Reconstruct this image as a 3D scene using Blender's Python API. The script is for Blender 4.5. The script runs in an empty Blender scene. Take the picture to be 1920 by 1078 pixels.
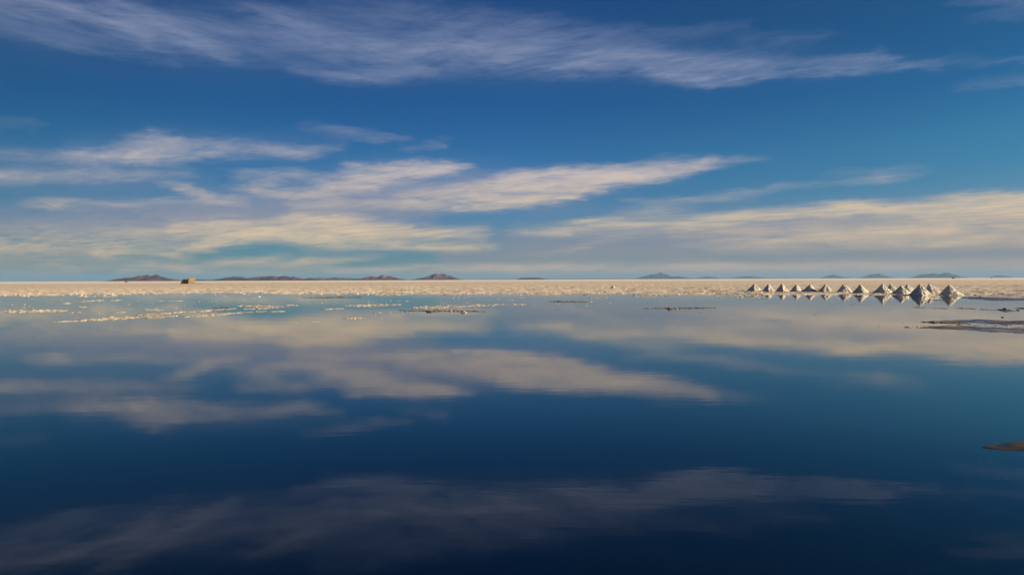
import bpy, math, random
import numpy as np
from mathutils import Vector, Matrix

random.seed(7)
np.random.seed(7)
R = math.radians
scene = bpy.context.scene
col = scene.collection

# ------------------------------------------------------------------ camera
EYE = 2.1
LENS = 26.0
FPX = LENS / 36.0 * 1920.0
PITCH = R(0.60)
ROLL = R(0.224)
cam_data = bpy.data.cameras.new('camera')
cam_data.lens = LENS
cam_data.sensor_width = 36.0
cam_data.clip_start = 0.1
cam_data.clip_end = 400000.0
cam = bpy.data.objects.new('camera', cam_data)
col.objects.link(cam)
cam_mat = (Matrix.Translation((0, 0, EYE)) @ Matrix.Rotation(R(90) - PITCH, 4, 'X')
           @ Matrix.Rotation(-ROLL, 4, 'Z'))
cam.matrix_world = cam_mat
scene.camera = cam
CM = np.array(cam_mat.to_3x3())


def ray(px, py):
    """Direction in the world of a point of the photograph (1920 x 1078)."""
    v = CM @ np.array([(px - 960.0) / FPX, -(py - 539.0) / FPX, -1.0])
    return v / np.linalg.norm(v)


def azel(px, py):
    d = ray(px, py)
    return math.degrees(math.atan2(d[0], d[1])), math.degrees(math.asin(d[2]))


def ground(px, py):
    d = ray(px, py)
    t = -EYE / d[2]
    return np.array([d[0] * t, d[1] * t])


# ------------------------------------------------------------------ sun, exposure
SUN_AZ = 106.0     # clockwise from the line of sight
SUN_EL = 15.0
sun_data = bpy.data.lights.new('sun', 'SUN')
sun_data.energy = 5.0
sun_data.angle = R(0.53)
sun_data.color = (1.0, 0.77, 0.46)
sun = bpy.data.objects.new('sun', sun_data)
col.objects.link(sun)
sv = Vector((math.sin(R(SUN_AZ)) * math.cos(R(SUN_EL)), math.cos(R(SUN_AZ)) * math.cos(R(SUN_EL)), math.sin(R(SUN_EL))))
sun.rotation_euler = sv.to_track_quat('Z', 'Y').to_euler()
scene.view_settings.view_transform = 'Standard'
scene.view_settings.look = 'None'
scene.view_settings.gamma = 1.0
scene.view_settings.use_curve_mapping = False
EXPO = 1.0
scene.view_settings.exposure = EXPO
scene.cycles.max_bounces = 6
scene.cycles.volume_bounces = 0
scene.cycles.transparent_max_bounces = 8

# ------------------------------------------------------------------ sky
world = bpy.data.worlds.new('World')
scene.world = world
world.use_nodes = True
wt = world.node_tree
wt.nodes.clear()
WN, WL = wt.nodes, wt.links


def srgb(r, g, b):
    f = lambda c: (c / 255.0) / 12.92 if c / 255.0 <= 0.04045 else ((c / 255.0 + 0.055) / 1.055) ** 2.4
    return (f(r), f(g), f(b), 1.0)


class G:
    """Small helper for node trees."""

    def __init__(self, tree):
        self.t = tree

    def put(self, sock, v):
        if isinstance(v, bpy.types.NodeSocket):
            self.t.links.new(v, sock)
        elif v is not None:
            sock.default_value = v

    def math(self, op, a, b=None, c=None, clamp=False):
        n = self.t.nodes.new('ShaderNodeMath')
        n.operation = op
        n.use_clamp = clamp
        for i, v in enumerate((a, b, c)):
            self.put(n.inputs[i], v)
        return n.outputs[0]

    def vec(self, op, a, b=None, scale=None):
        n = self.t.nodes.new('ShaderNodeVectorMath')
        n.operation = op
        self.put(n.inputs[0], a)
        if b is not None:
            self.put(n.inputs[1], b)
        if scale is not None:
            self.put(n.inputs['Scale'], scale)
        return n.outputs['Value'] if op in ('DOT_PRODUCT', 'LENGTH') else n.outputs['Vector']

    def xyz(self, x=0.0, y=0.0, z=0.0):
        n = self.t.nodes.new('ShaderNodeCombineXYZ')
        for i, v in enumerate((x, y, z)):
            self.put(n.inputs[i], v)
        return n.outputs[0]

    def sep(self, v):
        n = self.t.nodes.new('ShaderNodeSeparateXYZ')
        self.put(n.inputs[0], v)
        return n.outputs

    def noise(self, v, scale, detail=4.0, rough=0.55, dist=0.0, color=False, lac=2.0):
        n = self.t.nodes.new('ShaderNodeTexNoise')
        self.put(n.inputs['Vector'], v)
        n.inputs['Scale'].default_value = scale
        n.inputs['Detail'].default_value = detail
        n.inputs['Roughness'].default_value = rough
        n.inputs['Distortion'].default_value = dist
        n.inputs['Lacunarity'].default_value = lac
        return n.outputs['Color'] if color else n.outputs['Fac']

    def ramp(self, fac, stops, interp='LINEAR'):
        n = self.t.nodes.new('ShaderNodeValToRGB')
        self.put(n.inputs[0], fac)
        e = n.color_ramp.elements
        n.color_ramp.interpolation = interp
        while len(e) < len(stops):
            e.new(0.5)
        for i, (p, c) in enumerate(stops):
            e[i].position = p
            e[i].color = c if len(c) == 4 else (*c, 1.0)
        return n.outputs[0]

    def mix(self, fac, a, b, blend='MIX', clamp=True):
        n = self.t.nodes.new('ShaderNodeMix')
        n.data_type = 'RGBA'
        n.blend_type = blend
        n.clamp_factor = clamp
        self.put(n.inputs[0], fac)
        self.put(n.inputs[6], a)
        self.put(n.inputs[7], b)
        return n.outputs[2]

    def maprange(self, v, a, b, c, d, smooth=False):
        n = self.t.nodes.new('ShaderNodeMapRange')
        n.interpolation_type = 'SMOOTHSTEP' if smooth else 'LINEAR'
        for i, x in enumerate((v, a, b, c, d)):
            self.put(n.inputs[i], x)
        return n.outputs[0]


# Streaks of cirrus: points (x, y, half width, opacity). They are turned at
# once into azimuth and elevation and kept as density curves of the sky.
BRIGHT = [
    # high lavender band
    [(-60, -8, 34, .40), (120, 36, 36, .42), (260, 58, 36, .42), (400, 58, 40, .44), (520, 66, 44, .46), (640, 84, 46, .50),
     (760, 88, 44, .55), (900, 88, 40, .60), (1040, 98, 32, .66), (1180, 108, 28, .70), (1300, 122, 26, .74),
     (1400, 122, 20, .62), (1500, 116, 13, .45), (1620, 118, 9, .34), (1760, 125, 5, .18)],
    [(-20, -6, 12, .4), (90, 12, 13, .5), (170, 30, 14, .5), (230, 52, 14, .55), (290, 78, 10, .4), (315, 118, 7, .2)],
    [(180, -20, 14, .35), (280, 30, 16, .4), (350, 62, 16, .5), (420, 98, 9, .45)],
    [(0, 48, 9, .2), (110, 75, 9, .25), (200, 96, 8, .28), (320, 126, 6, .15)],
    [(450, 20, 18, .25), (560, 48, 22, .45), (640, 55, 20, .3)],
    [(560, 134, 7, .45), (640, 146, 8, .45), (740, 140, 10, .45), (800, 130, 8, .4)],
    [(700, 100, 20, .35), (860, 95, 18, .4), (960, 118, 8, .5), (1080, 128, 6, .6), (1140, 126, 5, .4)],
    [(600, -10, 24, .25), (760, 20, 24, .3), (900, 35, 22, .3), (1040, 55, 18, .3), (1200, 60, 12, .22), (1400, 52, 12, .2)],
    [(1130, 130, 9, .3), (1240, 142, 11, .6), (1330, 156, 7, .6), (1410, 138, 10, .45), (1470, 125, 8, .3)],
    [(1400, 80, 7, .2), (1540, 68, 6, .3), (1560, 62, 4, .15)],
    [(1490, 134, 7, .4), (1560, 126, 9, .55), (1640, 103, 7, .35)],
    [(1610, 132, 4, .4), (1670, 116, 5, .4), (1700, 122, 5, .3)],
    [(1690, 124, 5, .3), (1750, 124, 4, .45)],
    [(1800, 1, 5, .3), (1860, 3, 5, .4), (1960, 9, 5, .4)],
    [(1820, 40, 6, .12), (1870, 28, 8, .3), (1960, 12, 8, .25)],
    [(1780, 112, 4, .3), (1850, 116, 5, .4), (1960, 106, 6, .4)],
    [(1780, 168, 3, .15), (1850, 155, 4, .25), (1960, 142, 5, .3)],
    # second tier on the left
    [(130, 296, 9, .2), (180, 292, 10, .42), (260, 284, 15, .46), (380, 284, 11, .50), (480, 275, 12, .36), (560, 286, 9, .42), (630, 276, 7, .15)],
    [(235, 262, 10, .25), (290, 258, 9, .4), (350, 266, 8, .3), (440, 262, 8, .2)],
    [(-20, 292, 7, .22), (80, 296, 6, .2), (180, 300, 6, .25), (330, 304, 5, .2)],
    [(570, 240, 8, .12), (640, 246, 9, .22), (700, 256, 7, .24), (750, 263, 4, .25)],
    [(760, 280, 5, .15), (830, 270, 6, .25), (850, 265, 4, .1)],
    [(-20, 330, 8, .35), (90, 334, 8, .35), (200, 328, 8, .35), (340, 324, 6, .2)],
    [(-20, 232, 10, .1), (60, 232, 9, .1)],
    # the long bright plume in the middle
    [(600, 352, 8, .55), (640, 345, 12, .7), (700, 342, 13, .85), (760, 328, 12, .7), (850, 316, 8, .65), (880, 314, 4, .3)],
    [(660, 312, 7, .5), (740, 316, 9, .75), (830, 312, 6, .7)],
    [(760, 372, 14, .35), (860, 366, 18, .6), (950, 350, 20, .85), (1040, 342, 18, .9), (1140, 338, 16, .95), (1220, 326, 12, .9), (1300, 314, 9, .65), (1370, 304, 7, .3), (1440, 296, 5, .12)],
    [(860, 388, 8, .55), (960, 382, 8, .85), (1050, 370, 7, .8), (1120, 356, 6, .6)],
    [(950, 336, 9, .6), (1020, 330, 9, .5), (1110, 322, 9, .5), (1220, 308, 8, .5), (1320, 303, 6, .3)],
    [(430, 350, 4, .3), (480, 356, 7, .6), (550, 362, 7, .55), (620, 366, 6, .3)],
    [(318, 346, 4, .35), (350, 358, 7, .45), (400, 376, 6, .4)],
    [(440, 328, 6, .25), (540, 322, 6, .35), (600, 332, 6, .25)],
    [(480, 345, 6, .25), (530, 335, 6, .3), (560, 324, 5, .2)],
    [(60, 384, 3, .3), (98, 386, 4, .7), (130, 387, 3, .3)],
    [(130, 382, 4, .25), (210, 384, 4, .3), (320, 378, 5, .35), (440, 378, 5, .3)],
    [(560, 388, 8, .3), (700, 380, 8, .45), (820, 384, 7, .4)],
    # broad faint cream sheets low down
    [(-60, 452, 24, .34), (200, 450, 26, .34), (420, 438, 28, .38), (700, 438, 28, .38), (900, 450, 22, .28)],
    [(960, 432, 12, .18), (1250, 428, 20, .32), (1550, 424, 28, .42), (1960, 410, 30, .50)],
    [(620, 508, 7, .28), (1000, 504, 9, .50), (1500, 503, 9, .48), (1960, 500, 11, .50)],
    [(-60, 500, 16, .20), (300, 498, 14, .26), (620, 498, 13, .30)],
    # low cream streaks, left
    [(-20, 458, 12, .4), (100, 456, 12, .4), (220, 462, 10, .35)],
    [(190, 476, 6, .5), (270, 474, 7, .5), (340, 478, 8, .75), (400, 460, 11, .65), (480, 440, 14, .6), (540, 420, 14, .65), (640, 410, 9, .6), (700, 418, 6, .4)],
    [(330, 430, 9, .45), (440, 424, 12, .6), (580, 432, 12, .6), (700, 438, 9, .6), (820, 440, 5, .75), (870, 436, 4, .6), (910, 436, 3, .3)],
    [(560, 410, 6, .3), (700, 424, 5, .6), (760, 425, 4, .6)],
    [(560, 450, 8, .5), (680, 456, 10, .6), (800, 462, 8, .65), (900, 464, 5, .6), (930, 464, 4, .3)],
    [(530, 498, 4, .4), (590, 490, 7, .7), (650, 486, 6, .5), (700, 480, 5, .3)],
    [(340, 500, 4, .4), (420, 492, 6, .7), (480, 492, 5, .6), (520, 482, 5, .3)],
    [(240, 508, 4, .3), (300, 498, 6, .6), (345, 506, 5, .55)],
    [(120, 498, 3, .4), (150, 504, 4, .35)],
    [(0, 512, 3, .2), (100, 511, 4, .35), (150, 511, 3, .2)],
    [(640, 511, 4, .4), (740, 508, 4, .45), (790, 500, 4, .55), (900, 504, 5, .5), (980, 502, 5, .5)],
    [(340, 512, 3, .2), (500, 512, 4, .3), (640, 512, 3, .2)],
    # low cream streaks, right
    [(1060, 414, 3, .3), (1110, 416, 5, .8), (1190, 420, 5, .75), (1290, 420, 7, .65), (1400, 408, 8, .65), (1480, 402, 9, .7), (1560, 396, 9, .7), (1620, 390, 8, .75), (1700, 392, 6, .6)],
    [(1560, 388, 3, .3), (1600, 386, 4, .7), (1650, 390, 3, .3)],
    [(1640, 398, 5, .4), (1740, 392, 9, .65), (1830, 384, 12, .75), (1960, 382, 14, .75)],
    [(1730, 374, 3, .2), (1820, 372, 4, .55), (1960, 370, 5, .6)],
    [(1730, 408, 6, .3), (1830, 404, 9, .5), (1960, 404, 9, .55)],
    [(1280, 460, 4, .2), (1400, 452, 7, .45), (1520, 446, 8, .6), (1640, 438, 8, .7), (1760, 430, 8, .7), (1960, 422, 7, .6)],
    [(1780, 436, 3, .3), (1880, 432, 4, .5), (1960, 430, 4, .6)],
    [(1260, 436, 5, .2), (1420, 428, 4, .4), (1480, 426, 3, .2)],
    [(1330, 474, 8, .3), (1600, 462, 10, .35), (1960, 450, 12, .5)],
    [(980, 440, 3, .3), (1050, 438, 4, .7), (1075, 434, 3, .3)],
    [(960, 508, 5, .45), (1060, 500, 6, .5), (1180, 506, 5, .4), (1280, 498, 5, .55), (1400, 500, 4, .5), (1460, 498, 3, .2)],
    [(1500, 498, 3, .4), (1600, 494, 4, .55), (1720, 498, 5, .4), (1960, 494, 8, .45)],
    [(1340, 404, 3, .2), (1390, 398, 4, .45), (1440, 396, 3, .3)],
    [(1140, 404, 5, .25), (1220, 398, 6, .35), (1290, 396, 4, .2)],
    [(1170, 376, 3, .2), (1230, 380, 4, .35), (1320, 374, 6, .35), (1430, 360, 5, .3), (1480, 350, 6, .22), (1600, 340, 6, .2), (1740, 318, 4, .08)],
    [(1610, 338, 3, .2), (1660, 333, 5, .35), (1710, 331, 3, .2)],
    [(1560, 324, 4, .15), (1700, 318, 4, .12)],
    [(1180, 440, 5, .2), (1060, 470, 6, .25), (1000, 478, 5, .15)],
    # gaps in the low sheets
    [(370, 486, 8, -.7), (430, 470, 10, -.85), (500, 464, 9, -.8), (550, 474, 7, -.6)],
    [(500, 420, 3, -.5), (540, 419, 3, -.6), (575, 418, 3, -.4)],
    [(770, 455, 4, -.6), (850, 452, 6, -.75), (910, 453, 4, -.5)],
    [(700, 424, 3, -.4), (780, 418, 5, -.5), (860, 414, 6, -.5)],
    [(620, 480, 5, -.5), (700, 474, 7, -.6), (900, 478, 7, -.6), (1050, 474, 6, -.4)],
    [(1180, 436, 5, -.4), (1330, 430, 6, -.5), (1480, 420, 6, -.55), (1600, 412, 6, -.6), (1700, 410, 5, -.4)],
    [(1300, 484, 7, -.5), (1500, 480, 8, -.6), (1700, 476, 8, -.6), (1900, 470, 6, -.5)],
    [(1780, 430, 2.5, -.5), (1860, 425, 3, -.6), (1960, 420, 3, -.5)],
]
VEIL = [
    [(-60, 424, 28, .64), (100, 418, 31, .78), (200, 414, 32, .90), (420, 406, 31, .93), (640, 396, 34, .90), (820, 392, 24, .70)],
    [(-40, 480, 34, .25), (200, 480, 34, .25), (420, 480, 30, .2)],
    [(400, 372, 14, .35), (560, 362, 26, .62), (720, 354, 38, .78), (880, 356, 38, .80), (1000, 360, 30, .62), (1150, 344, 16, .45), (1300, 318, 10, .2)],
    [(840, 470, 30, .55), (1000, 466, 36, .75), (1200, 454, 40, .85), (1450, 444, 42, .92), (1700, 436, 46, .92), (1960, 426, 50, .92)],
    [(700, 512, 14, .30), (880, 508, 18, .5), (1200, 502, 22, .75), (1600, 498, 24, .85), (1960, 494, 28, .9)],
    [(-40, 330, 20, .35), (180, 334, 18, .32), (380, 340, 14, .2)],
    [(540, 440, 24, .35), (720, 440, 26, .45), (900, 440, 20, .25)],
    [(140, 288, 22, .28), (320, 276, 24, .35), (520, 276, 18, .28), (640, 272, 12, .12)],
    [(-60, 30, 50, .25), (300, 60, 60, .35), (700, 75, 60, .42), (1100, 98, 46, .42), (1350, 115, 34, .35), (1600, 112, 22, .2), (1780, 122, 10, .06)],
    [(1000, 398, 12, .2), (1200, 398, 12, .2), (1400, 385, 12, .15)],
    [(1250, 378, 8, .12), (1480, 350, 8, .12)],
    [(-40, 300, 30, .14), (200, 310, 26, .14)],
    # clear gaps
    [(370, 486, 6, -.6), (430, 470, 9, -.8), (500, 466, 9, -.8), (545, 476, 7, -.6)],
    [(780, 456, 3, -.5), (860, 453, 5, -.7), (905, 454, 3, -.4)],
    [(790, 424, 8, -.4), (880, 415, 10, -.5), (950, 405, 8, -.4)],
    [(1340, 496, 3, -.3), (1390, 492, 3, -.4), (1440, 492, 3, -.3)],
]
AZ0, AZ1, EL1, GAMMA = -38.0, 38.0, 23.0, 0.8


def density_rows(strokes, rows, cols):
    az = np.linspace(AZ0, AZ1, cols)
    v = np.arange(rows) / (rows - 1)
    el = EL1 * v ** (1.0 / GAMMA)
    row_h = np.gradient(el)
    A, E = np.meshgrid(az, el)
    out = np.zeros((rows, cols))
    for st in strokes:
        P = [(*azel(x, y), w * math.degrees(1.0 / FPX), o) for x, y, w, o in st]
        Q = []
        for (a, b) in zip(P[:-1], P[1:]):
            n = max(2, int(abs(b[0] - a[0]) / 0.35) + 1)
            for k in range(n):
                t = k / n
                Q.append([a[i] + (b[i] - a[i]) * t for i in range(4)])
        Q.append(list(P[-1]))
        Q = np.array(Q)
        o = np.argsort(Q[:, 0])
        Q = Q[o]
        c = np.interp(az, Q[:, 0], Q[:, 1])
        w = np.interp(az, Q[:, 0], Q[:, 2])
        d = np.interp(az, Q[:, 0], Q[:, 3])
        lo, hi = Q[0, 0], Q[-1, 0]
        fade = 1.3
        d = d * np.clip(1 - (lo - az) / fade, 0, 1) * np.clip(1 - (az - hi) / fade, 0, 1)
        ww = np.sqrt(w[None, :] ** 2 + (0.55 * row_h[:, None]) ** 2)
        g = d[None, :] * (w[None, :] / ww) ** 0.6 * np.exp(-np.abs((E - c[None, :]) / ww) ** 2.2)
        if g.min() < 0:
            out = out * (1 + g)
        else:
            out = 1 - (1 - out) * (1 - g)
    return np.clip(out, 0, 1)


g = G(wt)
tc = WN.new('ShaderNodeTexCoord').outputs['Generated']
dx, dy, dz = g.sep(tc)
az_rad = g.math('ARCTAN2', dx, dy)
el_deg = g.math('MULTIPLY', g.math('ARCSINE', dz), 180 / math.pi)
az_deg = g.math('MULTIPLY', az_rad, 180 / math.pi)
# cloud sheet coordinates (a layer overhead, so streaks foreshorten to the horizon)
zz = g.math('ADD', g.math('MAXIMUM', dz, 0.0), 0.035)
px_ = g.math('DIVIDE', dx, zz)
py_ = g.math('DIVIDE', dy, zz)
A_W = R(-48)
along = g.math('ADD', g.math('MULTIPLY', px_, math.sin(A_W)), g.math('MULTIPLY', py_, math.cos(A_W)))
across = g.math('SUBTRACT', g.math('MULTIPLY', px_, math.cos(A_W)), g.math('MULTIPLY', py_, math.sin(A_W)))
fib = g.xyz(g.math('MULTIPLY', along, 0.30), across, 0.0)
A_X = R(38)
along2 = g.math('ADD', g.math('MULTIPLY', px_, math.sin(A_X)), g.math('MULTIPLY', py_, math.cos(A_X)))
across2 = g.math('SUBTRACT', g.math('MULTIPLY', px_, math.cos(A_X)), g.math('MULTIPLY', py_, math.sin(A_X)))
fib2 = g.xyz(g.math('MULTIPLY', along2, 0.22), across2, 5.0)
# warp of the streak map
wn = g.sep(g.noise(g.xyz(g.math('MULTIPLY', az_deg, 0.10), g.math('MULTIPLY', el_deg, 0.42), 3.0), 1.6, 8.0, 0.66, color=True))
wf = g.sep(g.noise(g.xyz(g.math('MULTIPLY', az_deg, 0.45), g.math('MULTIPLY', el_deg, 1.9), 7.0), 1.6, 6.0, 0.66, color=True))
el_amp = g.maprange(el_deg, 0.0, 12.0, 0.25, 1.5)
wsum = g.math('ADD', g.math('SUBTRACT', wn[0], 0.5), g.math('MULTIPLY', g.math('SUBTRACT', wf[0], 0.5), 0.55))
el_w = g.math('ADD', el_deg, g.math('MULTIPLY', wsum, el_amp))
az_w = g.math('ADD', az_deg, g.math('ADD', g.math('MULTIPLY', g.math('SUBTRACT', wn[1], 0.5), 4.0), g.math('MULTIPLY', g.math('SUBTRACT', wf[1], 0.5), 2.0)))
vv = g.math('POWER', g.math('DIVIDE', g.math('MAXIMUM', el_w, 0.0), EL1), GAMMA, clamp=True)
# outside the frame the same weather goes on (the map is folded back)
span = AZ1 - AZ0
uu = g.math('DIVIDE', g.math('PINGPONG', g.math('SUBTRACT', az_w, AZ0), span), span)
azv = g.xyz(uu, uu, uu)


def density_nodes(rows_data):
    rows, cols = rows_data.shape
    V = g.math('MULTIPLY', vv, rows - 1.0)
    VV = g.xyz(V, V, V)
    total = None
    xs = np.linspace(0, 1, cols)
    for k in range(0, rows, 3):
        cn = WN.new('ShaderNodeRGBCurve')
        WL.new(azv, cn.inputs['Color'])
        m = cn.mapping
        for ch in range(3):
            c = m.curves[ch]
            row = rows_data[min(k + ch, rows - 1)] if k + ch < rows else np.zeros(cols)
            c.points[0].location = (0.0, float(row[0]))
            c.points[1].location = (1.0, float(row[-1]))
            for x, y in zip(xs[1:-1], row[1:-1]):
                c.points.new(float(x), float(y))
        m.update()
        wgt = g.vec('ABSOLUTE', g.vec('SUBTRACT', VV, (k, k + 1.0, k + 2.0)))
        wgt = g.vec('MAXIMUM', g.vec('SUBTRACT', (1.0, 1.0, 1.0), wgt), (0.0, 0.0, 0.0))
        s = g.vec('DOT_PRODUCT', cn.outputs[0], wgt)
        total = s if total is None else g.math('ADD', total, s)
    return total


rowsB = density_rows(BRIGHT, 60, 130)
rowsV = density_rows(VEIL, 33, 80)
bright = g.math('MULTIPLY', density_nodes(rowsB), g.maprange(el_deg, 10.5, 15.0, 1.0, 0.70, True))
veil = density_nodes(rowsV)
# fade the map into open, thinly streaked sky overhead
up = g.maprange(el_deg, 21.5, 30.0, 1.0, 0.0, True)
thin = g.maprange(g.noise(fib, 0.5, 5.0, 0.6), 0.45, 0.8, 0.0, 0.45, True)
bright = g.math('ADD', g.math('MULTIPLY', bright, up), g.math('MULTIPLY', g.math('SUBTRACT', 1.0, up), thin))
veil = g.math('MULTIPLY', veil, up)
# fibres
n1 = g.noise(fib, 5.0, 10.0, 0.72, 0.5)
n2 = g.noise(fib2, 4.5, 10.0, 0.72, 0.6)
leftm = g.maprange(az_deg, -22.0, 2.0, 1.0, 0.0, True)
highm = g.maprange(el_deg, 9.0, 15.0, 0.0, 1.0, True)
nn = g.mix(g.math('MULTIPLY', leftm, highm), n1, n2)
nbig = g.noise(g.xyz(g.math('MULTIPLY', az_deg, 0.16), g.math('MULTIPLY', el_deg, 0.9), 9.0), 1.0, 6.0, 0.6, 0.3)
ncurl = g.noise(g.xyz(g.math('SUBTRACT', g.math('MULTIPLY', az_deg, 0.13), g.math('MULTIPLY', el_deg, 0.10)), g.math('MULTIPLY', el_deg, 0.85), 2.0), 1.3, 9.0, 0.66, 0.8)
nmix = g.math('ADD', g.math('MULTIPLY', nn, 0.42), g.math('MULTIPLY', nbig, 0.26))
nmix = g.math('ADD', nmix, g.math('MULTIPLY', ncurl, 0.32))
ncon = g.maprange(nmix, 0.37, 0.63, 0.0, 1.0)
edge = g.math('MULTIPLY', g.math('SUBTRACT', ncon, 0.5), 0.9)
# texture acts where there is cloud at all
amp = g.maprange(bright, 0.0, 0.5, 0.0, 1.0)
b1 = g.math('ADD', bright, g.math('MULTIPLY', g.math('MULTIPLY', edge, amp), 0.95))
bden = g.maprange(b1, 0.03, 0.98, 0.0, 1.0)
v1 = g.math('MULTIPLY', veil, g.maprange(ncon, 0.0, 1.0, 0.62, 1.30))
vden = g.maprange(v1, 0.0, 0.80, 0.0, 1.0)

sky = WN.new('ShaderNodeTexSky')
sky.sky_type = 'NISHITA'
sky.sun_disc = False
sky.sun_elevation = R(SUN_EL)
sky.sun_rotation = R(SUN_AZ)
sky.altitude = 3650
sky.air_density = 1.0
sky.dust_density = 0.6
sky.ozone_density = 1.2
eln = g.math('DIVIDE', g.math('MAXIMUM', el_deg, 0.0), 30.0)
TINT = g.ramp(eln, [(0.0, (.245, .385, .43)), (0.03, (.25, .42, .48)), (0.10, (.27, .52, .63)), (0.17, (.31, .59, .757)),
                    (0.31, (.22, .63, .87)), (0.44, (.135, .53, .85)), (0.57, (.135, .50, .81)), (0.68, (.15, .49, .82)), (0.85, (.17, .44, .76)), (1.0, (.12, .34, .64))])
clear = g.mix(1.0, sky.outputs[0], TINT, 'MULTIPLY')
AZT = g.ramp(g.maprange(az_deg, -45.0, 45.0, 0.0, 1.0), [(0.0, (.33, .46, .50)), (0.12, (.38, .52, .54)), (0.3, (.55, .68, .75)), (0.5, (.74, .84, .94)), (0.88, (.98, 1.04, .93)), (1.0, (.98, 1.04, .93))])
clear = g.mix(1.0, clear, AZT, 'MULTIPLY')
clear = g.vec('SCALE', clear, scale=1.02)
ST = 0.1 / 2 ** EXPO      # the sky keeps its look when the exposure goes up


def cc(r, gg, b):
    c = srgb(r, gg, b)
    return (min(c[0], 1), min(c[1], 1), min(c[2], 1), 1)


veil_c = g.ramp(eln, [(0.0, cc(152, 146, 138)), (0.10, cc(128, 138, 154)), (0.20, cc(128, 140, 166)), (0.30, cc(116, 136, 170)), (0.38, cc(92, 120, 162)), (0.5, cc(74, 106, 152)), (0.85, cc(54, 86, 140))])
bri_c = g.ramp(eln, [(0.0, cc(196, 168, 146)), (0.08, cc(216, 192, 158)), (0.17, cc(218, 197, 168)), (0.27, cc(203, 190, 184)), (0.45, cc(150, 160, 185)), (0.72, cc(128, 138, 172)), (1.0, cc(122, 132, 168))])
c10 = lambda s: g.vec('SCALE', s, scale=10.0)
skyc = g.mix(vden, clear, c10(veil_c))
skyc = g.mix(bden, skyc, c10(bri_c))
bg = WN.new('ShaderNodeBackground')
bg.inputs['Strength'].default_value = ST
WL.new(skyc, bg.inputs['Color'])
wo = WN.new('ShaderNodeOutputWorld')
WL.new(bg.outputs[0], wo.inputs['Surface'])

# ------------------------------------------------------------------ helpers
def tag(o, label=None, cat=None, group=None, kind=None):
    if label:
        o['label'] = label
    if cat:
        o['category'] = cat
    if group:
        o['group'] = group
    if kind:
        o['kind'] = kind
    return o


def link_mesh(name, verts, faces, mats, parent=None, smooth=False, loc=None):
    me = bpy.data.meshes.new(name)
    verts = np.asarray(verts, dtype=np.float32).reshape(-1, 3)
    if isinstance(faces, np.ndarray):
        n, k = faces.shape
        me.vertices.add(len(verts))
        me.vertices.foreach_set('co', verts.ravel())
        me.loops.add(n * k)
        me.loops.foreach_set('vertex_index', faces.astype(np.int32).ravel())
        me.polygons.add(n)
        me.polygons.foreach_set('loop_start', np.arange(0, n * k, k, dtype=np.int32))
        me.polygons.foreach_set('loop_total', np.full(n, k, dtype=np.int32))
        me.update(calc_edges=True)
        me.validate()
    else:
        me.from_pydata([tuple(map(float, v)) for v in verts], [], faces)
        me.update()
    if smooth:
        me.polygons.foreach_set('use_smooth', np.ones(len(me.polygons), dtype=bool))
    for m in (mats if isinstance(mats, (list, tuple)) else [mats]):
        me.materials.append(m)
    o = bpy.data.objects.new(name, me)
    col.objects.link(o)
    if loc is not None:
        o.location = loc
    if parent is not None:
        o.parent = parent
    return o


def empty(name, loc, rz=0.0):
    o = bpy.data.objects.new(name, None)
    o.empty_display_size = 0.3
    o.location = loc
    o.rotation_euler = (0, 0, rz)
    col.objects.link(o)
    return o


def grid_faces(nr, nc):
    i = np.arange(nr - 1)[:, None] * nc + np.arange(nc - 1)[None, :]
    i = i.ravel()
    return np.stack([i, i + 1, i + nc + 1, i + nc], 1)


def vnoise(x, y, seed=0):
    """Smooth value noise in 0..1 (arrays)."""
    xi = np.floor(x).astype(np.int64)
    yi = np.floor(y).astype(np.int64)
    fx, fy = x - xi, y - yi
    fx = fx * fx * (3 - 2 * fx)
    fy = fy * fy * (3 - 2 * fy)

    def h(a, b):
        n = (a * 374761393 + b * 668265263 + seed * 974634777) & 0xFFFFFFFF
        n = ((n ^ (n >> 13)) * 1274126177) & 0xFFFFFFFF
        n = (n ^ (n >> 16)) & 0xFFFF
        return n / 65535.0
    a, b, c, d = h(xi, yi), h(xi + 1, yi), h(xi, yi + 1), h(xi + 1, yi + 1)
    return (a * (1 - fx) + b * fx) * (1 - fy) + (c * (1 - fx) + d * fx) * fy


def fbm(x, y, octaves=4, seed=0, gain=0.5):
    s, a, t = 0.0, 1.0, 0.0
    for k in range(octaves):
        s = s + a * vnoise(x * 2 ** k + 13.7 * k, y * 2 ** k - 7.3 * k, seed + k)
        t += a
        a *= gain
    return s / t


# ------------------------------------------------------------------ materials
def new_mat(name):
    m = bpy.data.materials.new(name)
    m.use_nodes = True
    m.node_tree.nodes.clear()
    return m, G(m.node_tree)


def out_surface(m, shader):
    o = m.node_tree.nodes.new('ShaderNodeOutputMaterial')
    m.node_tree.links.new(shader, o.inputs['Surface'])


def bsdf(m, color, rough, normal=None, spec=0.3):
    n = m.node_tree.nodes.new('ShaderNodeBsdfPrincipled')
    gg = G(m.node_tree)
    gg.put(n.inputs['Base Color'], color)
    gg.put(n.inputs['Roughness'], rough)
    n.inputs['Specular IOR Level'].default_value = spec
    if normal is not None:
        m.node_tree.links.new(normal, n.inputs['Normal'])
    return n.outputs[0]


def bump(m, height, strength, dist):
    n = m.node_tree.nodes.new('ShaderNodeBump')
    n.inputs['Strength'].default_value = strength
    n.inputs['Distance'].default_value = dist
    m.node_tree.links.new(height, n.inputs['Height'])
    return n.outputs[0]


def pos(m):
    return m.node_tree.nodes.new('ShaderNodeNewGeometry').outputs['Position']


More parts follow.
